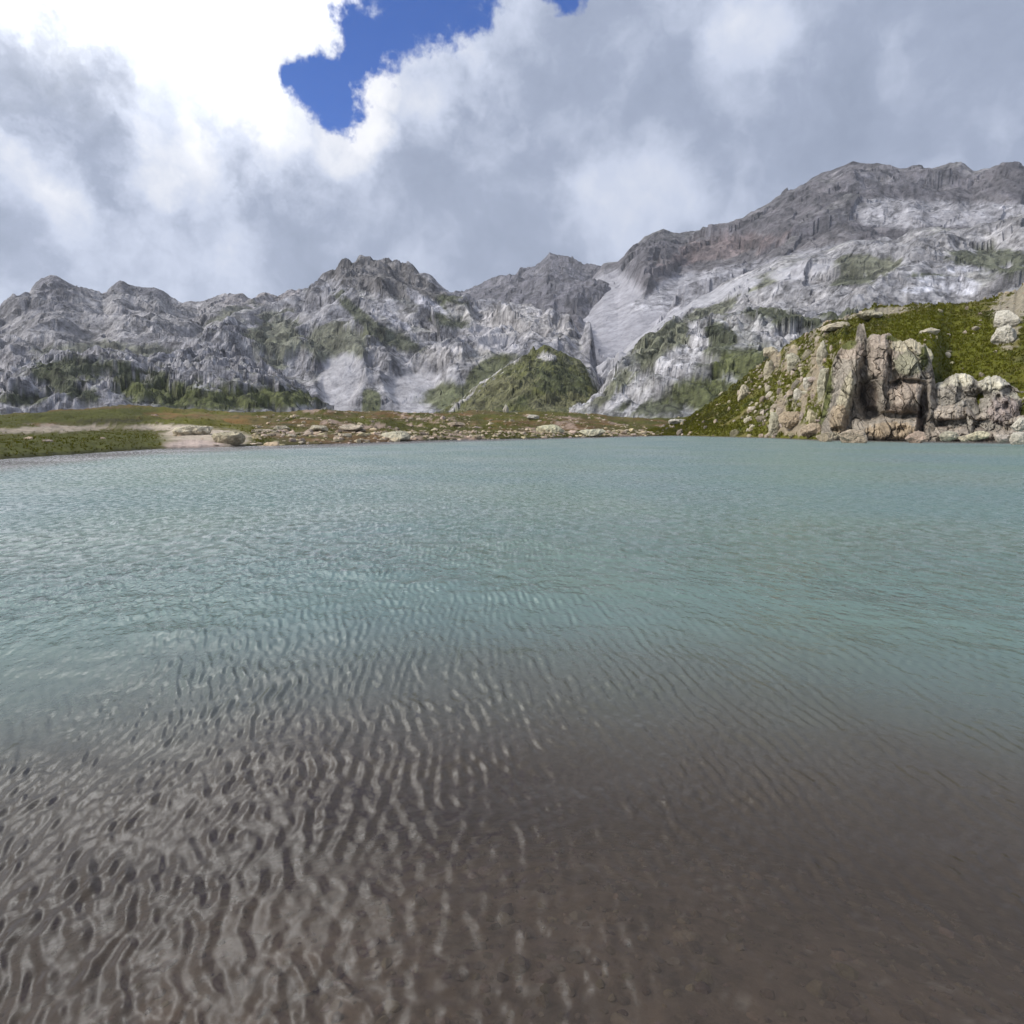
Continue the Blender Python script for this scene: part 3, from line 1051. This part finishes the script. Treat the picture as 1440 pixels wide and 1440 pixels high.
# the crag and the ledge: weathered faces with real hollows, ribs and overhangs
def bump_px(px, py, cx, cy, rx, ry, rot, soft=0.5):
    c, q = math.cos(R(rot)), math.sin(R(rot))
    dx, dy = px - cx, py - cy
    u = (dx * c + dy * q) / rx
    v = (-dx * q + dy * c) / ry
    return 1 - sstep((np.abs(u) ** 2.6 + np.abs(v) ** 2.6) ** (1 / 2.6), 1 - soft, 1 + soft)


def rock_sheet(name, top, foot, r_add, lean, relief, paints, base, nu, nv, seed, parent, roughn=1.0, depth_back=7.0, edge=8.0):
    """a rock face as a deep relief standing at the shore; its top and flanks run back into the hill"""
    x0, x1 = top[0][0], top[-1][0]
    u = np.linspace(x0, x1, nu)
    ty = np.interp(u, [p[0] for p in top], [p[1] for p in top]) + 7 * fbm(u / 17, seed, oct=4) + 3 * fbm(u / 4, seed, oct=2)
    nb = nv // 6
    v = np.linspace(0, 1, nv)
    U, Vv = np.meshgrid(u, v, indexing='ij')
    PY = foot + 4 + (ty[:, None] - foot - 4) * Vv
    PX = U + 5 * fbm(U / 40, PY / 30, seed, oct=3) * np.sin(np.pi * Vv)
    wx_, wy_ = PX + 5 * fbm(PX / 22, PY / 22, seed + 4, oct=4), PY + 5 * fbm(PX / 22, PY / 22, seed + 9, oct=4)
    rel = np.zeros_like(PX)
    for (cx, cy, rx, ry, rot, amt) in relief:
        rel += amt * bump_px(wx_, wy_, cx, cy, rx, ry, rot)
    wv = fbm(PX / 30, PY / 40, seed + 3, oct=4)
    k1, q1, e1 = cells(PX / 24 + wv * 0.8, PY / 46 + wv * 0.5, int(seed))
    k2, q2, e2 = cells(PX / 9 + wv * 1.5, PY / 17 + wv, int(seed) + 1)
    k3, q3, e3 = cells(PX / 3.6 + wv * 3, PY / 6 + wv * 2, int(seed) + 2)
    det = k1 * 1.5 + k2 * 0.6 + k3 * 0.22 - 0.55 * (1 - sstep(e1, 0.0, 0.10)) - 0.25 * (1 - sstep(e2, 0.0, 0.14))
    det = det * 0.62 + 0.18 * fbm(PX / 9, PY / 14, seed, oct=5, gain=0.6)
    rel = rel + det * roughn
    e = np.minimum(sstep(U, x0, x0 + edge), 1 - sstep(U, x1 - edge, x1))
    az, tan = px_az_tan(PX, PY)
    r = shore_r(az) + r_add + lean * Vv - rel * sstep(1 - Vv, -0.02, 0.10) * 1.0 + (1 - e) * depth_back
    X, Y, Z = r * np.sin(az), r * np.cos(az), CAM_Z + tan * r
    Z[:, 0] = -1.2
    # the top runs back
    w = np.linspace(0, 1, nb)[1:]
    rt = r[:, -1:] + depth_back * w[None, :]
    aT = az[:, -1:] + 0 * w
    zt = Z[:, -1:] + 0.35 * np.sin(w * 3) - 2.2 * w ** 2 + 0.3 * fbm(aT * 60, rt / 2, seed, oct=4)
    X = np.concatenate([X, rt * np.sin(aT)], 1)
    Y = np.concatenate([Y, rt * np.cos(aT)], 1)
    Z = np.concatenate([Z, zt], 1)
    PXf = np.concatenate([PX, np.repeat(PX[:, -1:], nb - 1, 1)], 1)
    PYf = np.concatenate([PY, np.repeat(PY[:, -1:], nb - 1, 1)], 1)
    n = fbm(X / 1.6, Y / 1.6, Z / 3.0 + seed, oct=6, gain=0.62)
    n2 = fbm(X / 0.5, Y / 0.5, Z / 0.7 + seed, oct=4, gain=0.6)
    st = fbm(X / 0.7, Y / 0.7, Z / 6.0 + seed, oct=4, gain=0.6)
    col = np.zeros(X.shape + (3,)) + np.asarray(base)
    col = mixc(col, np.asarray(base) * 0.5, sstep(n + 0.4 * st, 0.08, 0.38) * 0.8)
    col = mixc(col, np.asarray(base) * (1.3, 1.32, 1.35), sstep(n2 - 0.4 * n, 0.08, 0.35) * 0.6)
    col = paint(col, PXf + 5 * n, PYf + 5 * n2, n2, paints)
    qq = np.concatenate([(q1 - 0.5) * 0.25 + (q2 - 0.5) * 0.35 + (q3 - 0.5) * 0.25, np.zeros((X.shape[0], nb - 1))], 1)
    col = col * (1 + qq)[..., None]
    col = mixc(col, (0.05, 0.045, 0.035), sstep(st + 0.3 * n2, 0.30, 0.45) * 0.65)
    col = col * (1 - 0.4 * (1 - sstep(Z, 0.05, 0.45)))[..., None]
    V = np.stack([X, Y, Z], -1)
    if parent is not None:
        V = V - np.array(parent.location)
    return new_mesh(name, V, grid_faces(*X.shape)[:, ::-1], col, M_ROCK, parent=parent, smooth=False)


def foot_stone(name, px, py, w, h, base, parent, **k):
    return boulder(name, px, py, w, h, base, None, parent=parent, **k)


def crag():
    root = bpy.data.objects.new('rock_crag', None)
    COL.objects.link(root)
    q, _ = ground_at(1235, 621)
    root.location = (q.x, q.y, 0)
    tag(root, 'tall tan crag with deep vertical clefts rising from the lake beside the green slope', 'crag')
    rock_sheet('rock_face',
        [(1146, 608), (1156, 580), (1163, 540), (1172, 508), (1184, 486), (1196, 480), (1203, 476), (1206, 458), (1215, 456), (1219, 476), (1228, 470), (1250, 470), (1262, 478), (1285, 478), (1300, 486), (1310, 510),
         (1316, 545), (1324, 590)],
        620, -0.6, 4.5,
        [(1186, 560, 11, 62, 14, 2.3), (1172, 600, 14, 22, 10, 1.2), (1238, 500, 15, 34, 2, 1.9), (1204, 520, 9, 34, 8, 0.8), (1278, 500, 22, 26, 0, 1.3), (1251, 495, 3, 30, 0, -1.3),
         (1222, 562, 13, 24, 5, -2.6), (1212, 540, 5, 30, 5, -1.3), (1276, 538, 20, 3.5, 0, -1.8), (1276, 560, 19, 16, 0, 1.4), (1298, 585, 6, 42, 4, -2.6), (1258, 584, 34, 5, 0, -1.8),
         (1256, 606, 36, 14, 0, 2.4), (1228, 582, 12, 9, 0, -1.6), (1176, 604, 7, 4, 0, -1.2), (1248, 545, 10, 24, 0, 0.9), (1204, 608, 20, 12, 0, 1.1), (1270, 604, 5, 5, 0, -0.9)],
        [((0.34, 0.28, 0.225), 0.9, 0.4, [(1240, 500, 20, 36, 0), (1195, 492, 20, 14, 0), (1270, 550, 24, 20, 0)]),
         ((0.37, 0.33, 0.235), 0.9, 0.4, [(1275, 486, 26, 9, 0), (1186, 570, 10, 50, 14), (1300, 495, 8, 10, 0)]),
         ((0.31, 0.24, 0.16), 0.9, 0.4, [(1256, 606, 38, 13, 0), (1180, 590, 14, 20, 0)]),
         ((0.15, 0.115, 0.09), 0.8, 0.5, [(1222, 560, 13, 22, 0), (1270, 575, 26, 8, 0), (1296, 590, 8, 30, 0)]),  # shade painted into the hollow, the undercut and the right cleft
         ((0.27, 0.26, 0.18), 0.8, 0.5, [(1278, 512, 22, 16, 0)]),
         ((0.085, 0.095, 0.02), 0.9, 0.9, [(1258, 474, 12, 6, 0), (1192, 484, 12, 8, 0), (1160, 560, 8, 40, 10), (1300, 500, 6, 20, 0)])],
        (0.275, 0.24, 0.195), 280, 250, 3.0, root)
    foot_stone('foot_block', 1204, 623, 34, 17, (0.33, 0.27, 0.20), root, n=26)
    foot_stone('foot_block', 1290, 623, 22, 15, (0.34, 0.26, 0.20), root, n=26)
    foot_stone('foot_block', 1164, 621, 20, 12, (0.34, 0.28, 0.20), root, n=22)


crag()


def ledge():
    root = bpy.data.objects.new('rock_ledge', None)
    COL.objects.link(root)
    q, _ = ground_at(1370, 622)
    root.location = (q.x, q.y, 0)
    tag(root, 'long grey rock ledge with pale caps stepping down to the water right of the crag', 'rock ledge')
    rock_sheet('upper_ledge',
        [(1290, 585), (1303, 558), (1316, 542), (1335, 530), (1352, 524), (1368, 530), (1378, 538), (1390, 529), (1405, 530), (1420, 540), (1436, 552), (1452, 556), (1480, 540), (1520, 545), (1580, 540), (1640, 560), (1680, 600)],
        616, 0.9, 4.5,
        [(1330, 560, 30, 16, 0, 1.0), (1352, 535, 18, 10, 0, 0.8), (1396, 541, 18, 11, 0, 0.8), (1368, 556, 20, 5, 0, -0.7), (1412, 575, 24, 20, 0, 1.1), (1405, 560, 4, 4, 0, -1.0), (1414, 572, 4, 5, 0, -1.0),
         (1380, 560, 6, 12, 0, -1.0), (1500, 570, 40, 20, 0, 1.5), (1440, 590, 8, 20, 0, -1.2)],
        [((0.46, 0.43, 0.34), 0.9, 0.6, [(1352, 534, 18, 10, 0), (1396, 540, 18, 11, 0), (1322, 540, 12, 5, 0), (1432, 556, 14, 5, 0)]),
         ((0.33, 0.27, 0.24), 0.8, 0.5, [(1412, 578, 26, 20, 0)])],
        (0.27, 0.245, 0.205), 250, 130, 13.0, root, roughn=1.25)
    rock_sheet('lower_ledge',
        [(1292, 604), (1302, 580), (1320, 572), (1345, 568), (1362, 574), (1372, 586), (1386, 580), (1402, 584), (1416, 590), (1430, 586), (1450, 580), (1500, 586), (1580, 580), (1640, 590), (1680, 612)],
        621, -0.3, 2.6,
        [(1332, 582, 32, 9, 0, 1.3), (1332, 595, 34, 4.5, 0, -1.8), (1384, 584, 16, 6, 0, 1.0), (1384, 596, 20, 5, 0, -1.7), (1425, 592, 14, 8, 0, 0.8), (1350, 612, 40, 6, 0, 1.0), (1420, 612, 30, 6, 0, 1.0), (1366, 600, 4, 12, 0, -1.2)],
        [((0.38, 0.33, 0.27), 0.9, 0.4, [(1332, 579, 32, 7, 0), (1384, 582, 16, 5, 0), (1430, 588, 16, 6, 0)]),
         ((0.15, 0.12, 0.10), 0.8, 0.5, [(1332, 596, 34, 6, 0), (1384, 597, 22, 6, 0)])],  # gaps under the shelves darkened in colour, as painted shade
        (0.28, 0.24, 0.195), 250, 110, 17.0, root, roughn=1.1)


ledge()

BLD = [
    # px, foot y, w, h, colour, label
    (560, 619, 44, 13, (0.46, 0.42, 0.31), 'wide flat cream boulder at the waterline in the middle of the far shore'),
    (490, 607, 34, 10, (0.44, 0.37, 0.28), 'low pale slab on brown turf up the bank left of the wide flat cream boulder'),
    (320, 624, 42, 16, (0.40, 0.35, 0.24), 'yellowish boulder at the right end of the sandy beach, beside the water'),
    (272, 612, 48, 13, (0.50, 0.44, 0.32), 'pale yellow slab lying across the top of the sandy beach'),
    (395, 606, 22, 7, PALE, 'small pale stone on the brown bank, the first beyond the sandy beach'),
    (447, 606, 26, 8, PALE, 'pale stone on brown turf, midway between beach and the wide flat boulder'),
    (775, 609, 42, 12, (0.48, 0.45, 0.31), 'flat cream slab in grass above the water, the larger of a close pair'),
    (832, 614, 38, 11, (0.47, 0.44, 0.32), 'flat cream slab touching the water, the right one of a close pair'),
    (750, 590, 18, 7, CREAM, 'small white stone on the brown rise above the pair of cream slabs'),
    (712, 580, 9, 11, CREAM, 'small upright white stone on the skyline of the brown bank below the green knoll'),
    (640, 600, 26, 7, (0.34, 0.27, 0.2), 'reddish flat stone on the bank below the left foot of the green knoll'),
    (953, 597, 24, 8, CREAM, 'pale flat rock at the left foot of the green hillside'),
    (948, 584, 14, 6, PALE, 'small pale stone higher up behind the pale flat rock at the hillside foot'),
    (1047, 560, 15, 18, PALE, 'pale rounded boulder alone in the green slope left of the crag'),
    (1082, 530, 15, 22, PALE, 'pale pointed boulder high on the green slope, right of the lone rounded one'),
    (1085, 482, 18, 12, PALE, 'pale block on the brow of the slope, leftmost of those on the crest'),
    (1090, 614, 16, 32, (0.37, 0.34, 0.25), 'narrow upright grey-green rock standing at the waterline left of the crag'),
    (1115, 520, 18, 22, (0.40, 0.37, 0.28), 'pale rock with grass round it, in the upper part of the stony slope'),
    (1137, 545, 12, 14, CREAM, 'small white rock in the middle of the stony slope left of the crag'),
    (1124, 560, 12, 13, CREAM, 'small white rock just below and left of another on the stony slope'),
    (1157, 512, 16, 30, (0.40, 0.36, 0.27), 'tall pale rib of rock near the top of the stony slope'),
    (1157, 560, 14, 38, (0.38, 0.35, 0.26), 'slender grey rib of rock beside the left edge of the crag'),
    (1118, 600, 34, 20, (0.33, 0.26, 0.18), 'brown broken rock above the water between upright rock and crag'),
    (1145, 612, 28, 16, (0.35, 0.28, 0.20), 'tan rock block at the waterline just left of the crag'),
    (1420, 460, 24, 20, CREAM, 'cream boulder on the upper right slope, the upper of two'),
    (1417, 482, 24, 20, CREAM, 'cream boulder on the upper right slope, the lower of two'),
    (1228, 446, 30, 9, (0.40, 0.36, 0.26), 'low tan slab on the grassy brow straight above the crag'),
    (1182, 462, 34, 9, (0.38, 0.33, 0.24), 'low tan slab on the brow up and left of the crag pinnacle'),
    (1310, 470, 22, 8, (0.40, 0.36, 0.27), 'small tan slab sunk in the bright green slope behind the crag'),
    (1305, 508, 14, 18, (0.42, 0.39, 0.28), 'small pale rock in grass against the right shoulder of the crag'),
    (1337, 618, 20, 10, (0.36, 0.33, 0.25), 'pale stone at the water under the ledge, the leftmost of four'),
    (1358, 620, 11, 6, PALE, 'pale stone at the water under the ledge, second from the left of four'),
    (1382, 617, 26, 9, (0.44, 0.40, 0.28), 'yellowish stone at the water under the ledge, third from the left'),
    (1413, 621, 15, 8, (0.40, 0.35, 0.30), 'greyish stone at the water under the ledge, fourth from the left'),
    (1437, 603, 18, 13, CREAM, 'white stone on the shelf by the right edge of the photo'),
    (1437, 622, 18, 12, CREAM, 'white stone standing in the water by the right edge of the photo'),
]
for (px, py, w, h, c, lab) in BLD:
    k = dict(dist=None)
    if py >= 613 and px > 1100:
        k['dist'] = 71.0
    if px == 1437 and py == 603:
        k['dist'] = 72.0
    boulder('boulder', px, py, w, h, c, lab, **k)


# ------------------------------------------------------------------ small stones and turf: nobody could count these
def scatter(name, label, G, count, keep, size, tint, seed, nn=5, mat=None, flat=(0.5, 1.0)):
    X, Y, Z = G[:3]
    base = [rock_verts((1, 0.8, 0.7), 900 + i, nn, 0.1, 0.1) for i in range(6)]
    rg = np.random.default_rng(seed)
    V, F, C, off = [], [], [], 0
    tries = count * 12
    I, J = rg.integers(1, X.shape[0] - 1, tries), rg.integers(1, X.shape[1] - 1, tries)
    px, py = world_px(X[I, J], Y[I, J], Z[I, J])
    ok = keep(px, py, Z[I, J], I, J, rg.random(tries))
    I, J = I[ok][:count], J[ok][:count]
    for i, j in zip(I, J):
        s = rg.uniform(*size) * (1.0 if rg.random() < 0.85 else 1.9)
        S, f = base[rg.integers(0, 6)]
        a = rg.uniform(0, 6.28)
        ca, sa = math.cos(a), math.sin(a)
        P = np.stack([S[:, 0] * ca - S[:, 1] * sa, S[:, 0] * sa + S[:, 1] * ca, S[:, 2] * rg.uniform(*flat)], -1) * s
        fi = rg.random()
        V.append(P + np.array([X[i, j] * fi + X[i + 1, j] * (1 - fi), Y[i, j] * fi + Y[i + 1, j] * (1 - fi), Z[i, j] * fi + Z[i + 1, j] * (1 - fi)]))
        F.append(f + off)
        off += len(P)
        b = np.array(tint) * rg.uniform(0.5, 1.15) * (1, rg.uniform(0.88, 1.02), rg.uniform(0.8, 1.05))
        C.append(np.tile(b, (len(P), 1)))
    o = new_mesh(name, np.concatenate(V), np.concatenate(F), np.concatenate(C), mat or M_ROCK, smooth=False)
    o['kind'] = 'stuff'
    tag(o, label, 'stones')


scatter('stones', 'scattered small pale stones over the brown and green shore flats', FL, 2600,
        lambda px, py, z, i, j, r: (z > -0.1) & (FL[4][i, j] > -0.5) & (j < FL[0].shape[1] * 0.75) & (r < np.where((px > 350) & (px < 960), 1.0, 0.025) * np.where(FL[4][i, j] < 22, 1.0, 0.35)), (0.12, 0.60), (0.46, 0.395, 0.29), 5)
scatter('stones', 'small pale stones scattered through the grass of the right hillside', RH, 900,
        lambda px, py, z, i, j, r: (z > 0.0) & (r < np.where((px > 1050) & (px < 1170), 1.0, 0.10)), (0.15, 0.75), (0.38, 0.34, 0.26), 6, flat=(0.6, 1.9))
scatter('pebbles', 'brown pebbles lying on the shallow lake bed in the foreground', BED_GRID, 2600,
        lambda px, py, z, i, j, r: (z > -2.0) & (py < 1600) & (py > 900), (0.008, 0.045), (0.19, 0.145, 0.11), 8, nn=4, mat=M_BED)


def tufts(name, G, count, pick, size, label, seed):
    X, Y, Z, col = G[:4]
    rg = np.random.default_rng(seed)
    ii = rg.integers(1, X.shape[0] - 1, count * 4)
    jj = rg.integers(1, X.shape[1] - 1, count * 4)
    ok = pick(X[ii, jj], Y[ii, jj], Z[ii, jj], col[ii, jj])
    ii, jj = ii[ok][:count], jj[ok][:count]
    n = len(ii)
    fi, fj = rg.random(n), rg.random(n)

    def at(M):
        return (M[ii, jj] * (1 - fi) + M[ii + 1, jj] * fi) * (1 - fj) + (M[ii, jj + 1] * (1 - fi) + M[ii + 1, jj + 1] * fi) * fj
    P = np.stack([at(X), at(Y), at(Z)], -1)
    c0 = col[ii, jj]
    nb = 5
    V = np.zeros((n, nb, 3, 3))
    C = np.zeros((n, nb, 3, 3))
    s = size * rg.uniform(0.5, 1.4, n)
    for b in range(nb):
        a = rg.uniform(0, 6.283, n)
        lean = rg.uniform(0.1, 0.8, n) * s
        w = s * rg.uniform(0.10, 0.22, n)
        hh = s * rg.uniform(0.45, 1.0, n)
        dx, dy = np.cos(a), np.sin(a)
        r0 = rg.uniform(0, 0.35, n) * s
        bx, by = P[:, 0] + dx * r0, P[:, 1] + dy * r0
        bz = P[:, 2] - 0.03
        V[:, b, 0] = np.stack([bx - dy * w, by + dx * w, bz], -1)
        V[:, b, 1] = np.stack([bx + dy * w, by - dx * w, bz], -1)
        V[:, b, 2] = np.stack([bx + dx * lean, by + dy * lean, bz + hh], -1)
        t = rg.uniform(0.75, 1.35, n)
        cc = c0 * t[:, None] * np.array([1.0, 1.0, 0.9])
        dry = rg.random(n) < 0.16
        cc[dry] = cc[dry] * 0.5 + np.array((0.16, 0.13, 0.05)) * 0.6
        for q in range(3):
            C[:, b, q] = cc
    F = np.arange(n * nb * 3).reshape(-1, 3)
    o = new_mesh(name, V.reshape(-1, 3), F, C.reshape(-1, 3), M_GRASS, smooth=False)
    o['kind'] = 'stuff'
    tag(o, label, 'grass')


def green(c):
    return (c[..., 1] > c[..., 0] * 0.92) & (c[..., 0] < 0.16)


def in_px(lo, hi):
    def f(X, Y, Z, c):
        p, _ = world_px(X, Y, Z)
        return (p > lo) & (p < hi) & green(c) & (Z > 0.02)
    return f


tufts('grass', FL, 26000, in_px(-200, 260), 0.17, 'short olive green turf on the low tongue of land at the left', 1)
tufts('grass', FL, 22000, in_px(260, 1000), 0.26, 'patchy green and brown turf along the middle of the far shore', 2)
tufts('grass', RH, 42000, in_px(900, 1700), 0.36, 'bright green grass covering the hillside around the crag', 3)


# ------------------------------------------------------------------ air
def haze(density):
    m = bpy.data.materials.new('air')
    m.use_nodes = True
    g = NT(m.node_tree)
    g.t.nodes.clear()
    out = g.n('ShaderNodeOutputMaterial')
    v = g.n('ShaderNodeVolumePrincipled')
    v.inputs['Color'].default_value = (0.86, 0.90, 0.97, 1)
    v.inputs['Density'].default_value = density
    v.inputs['Anisotropy'].default_value = 0.2
    g.t.links.new(v.outputs[0], out.inputs['Volume'])
    x0, x1, y0, y1, z0, z1 = -3400, 3600, -200, 3400, -8, 800
    V = [(x, y, z) for z in (z0, z1) for y in (y0, y1) for x in (x0, x1)]
    F = [(0, 2, 3, 1), (4, 5, 7, 6), (0, 1, 5, 4), (2, 6, 7, 3), (0, 4, 6, 2), (1, 3, 7, 5)]
    o = new_mesh('haze', V, F, None, m, smooth=False)
    o['kind'] = 'stuff'


haze(0.0001)
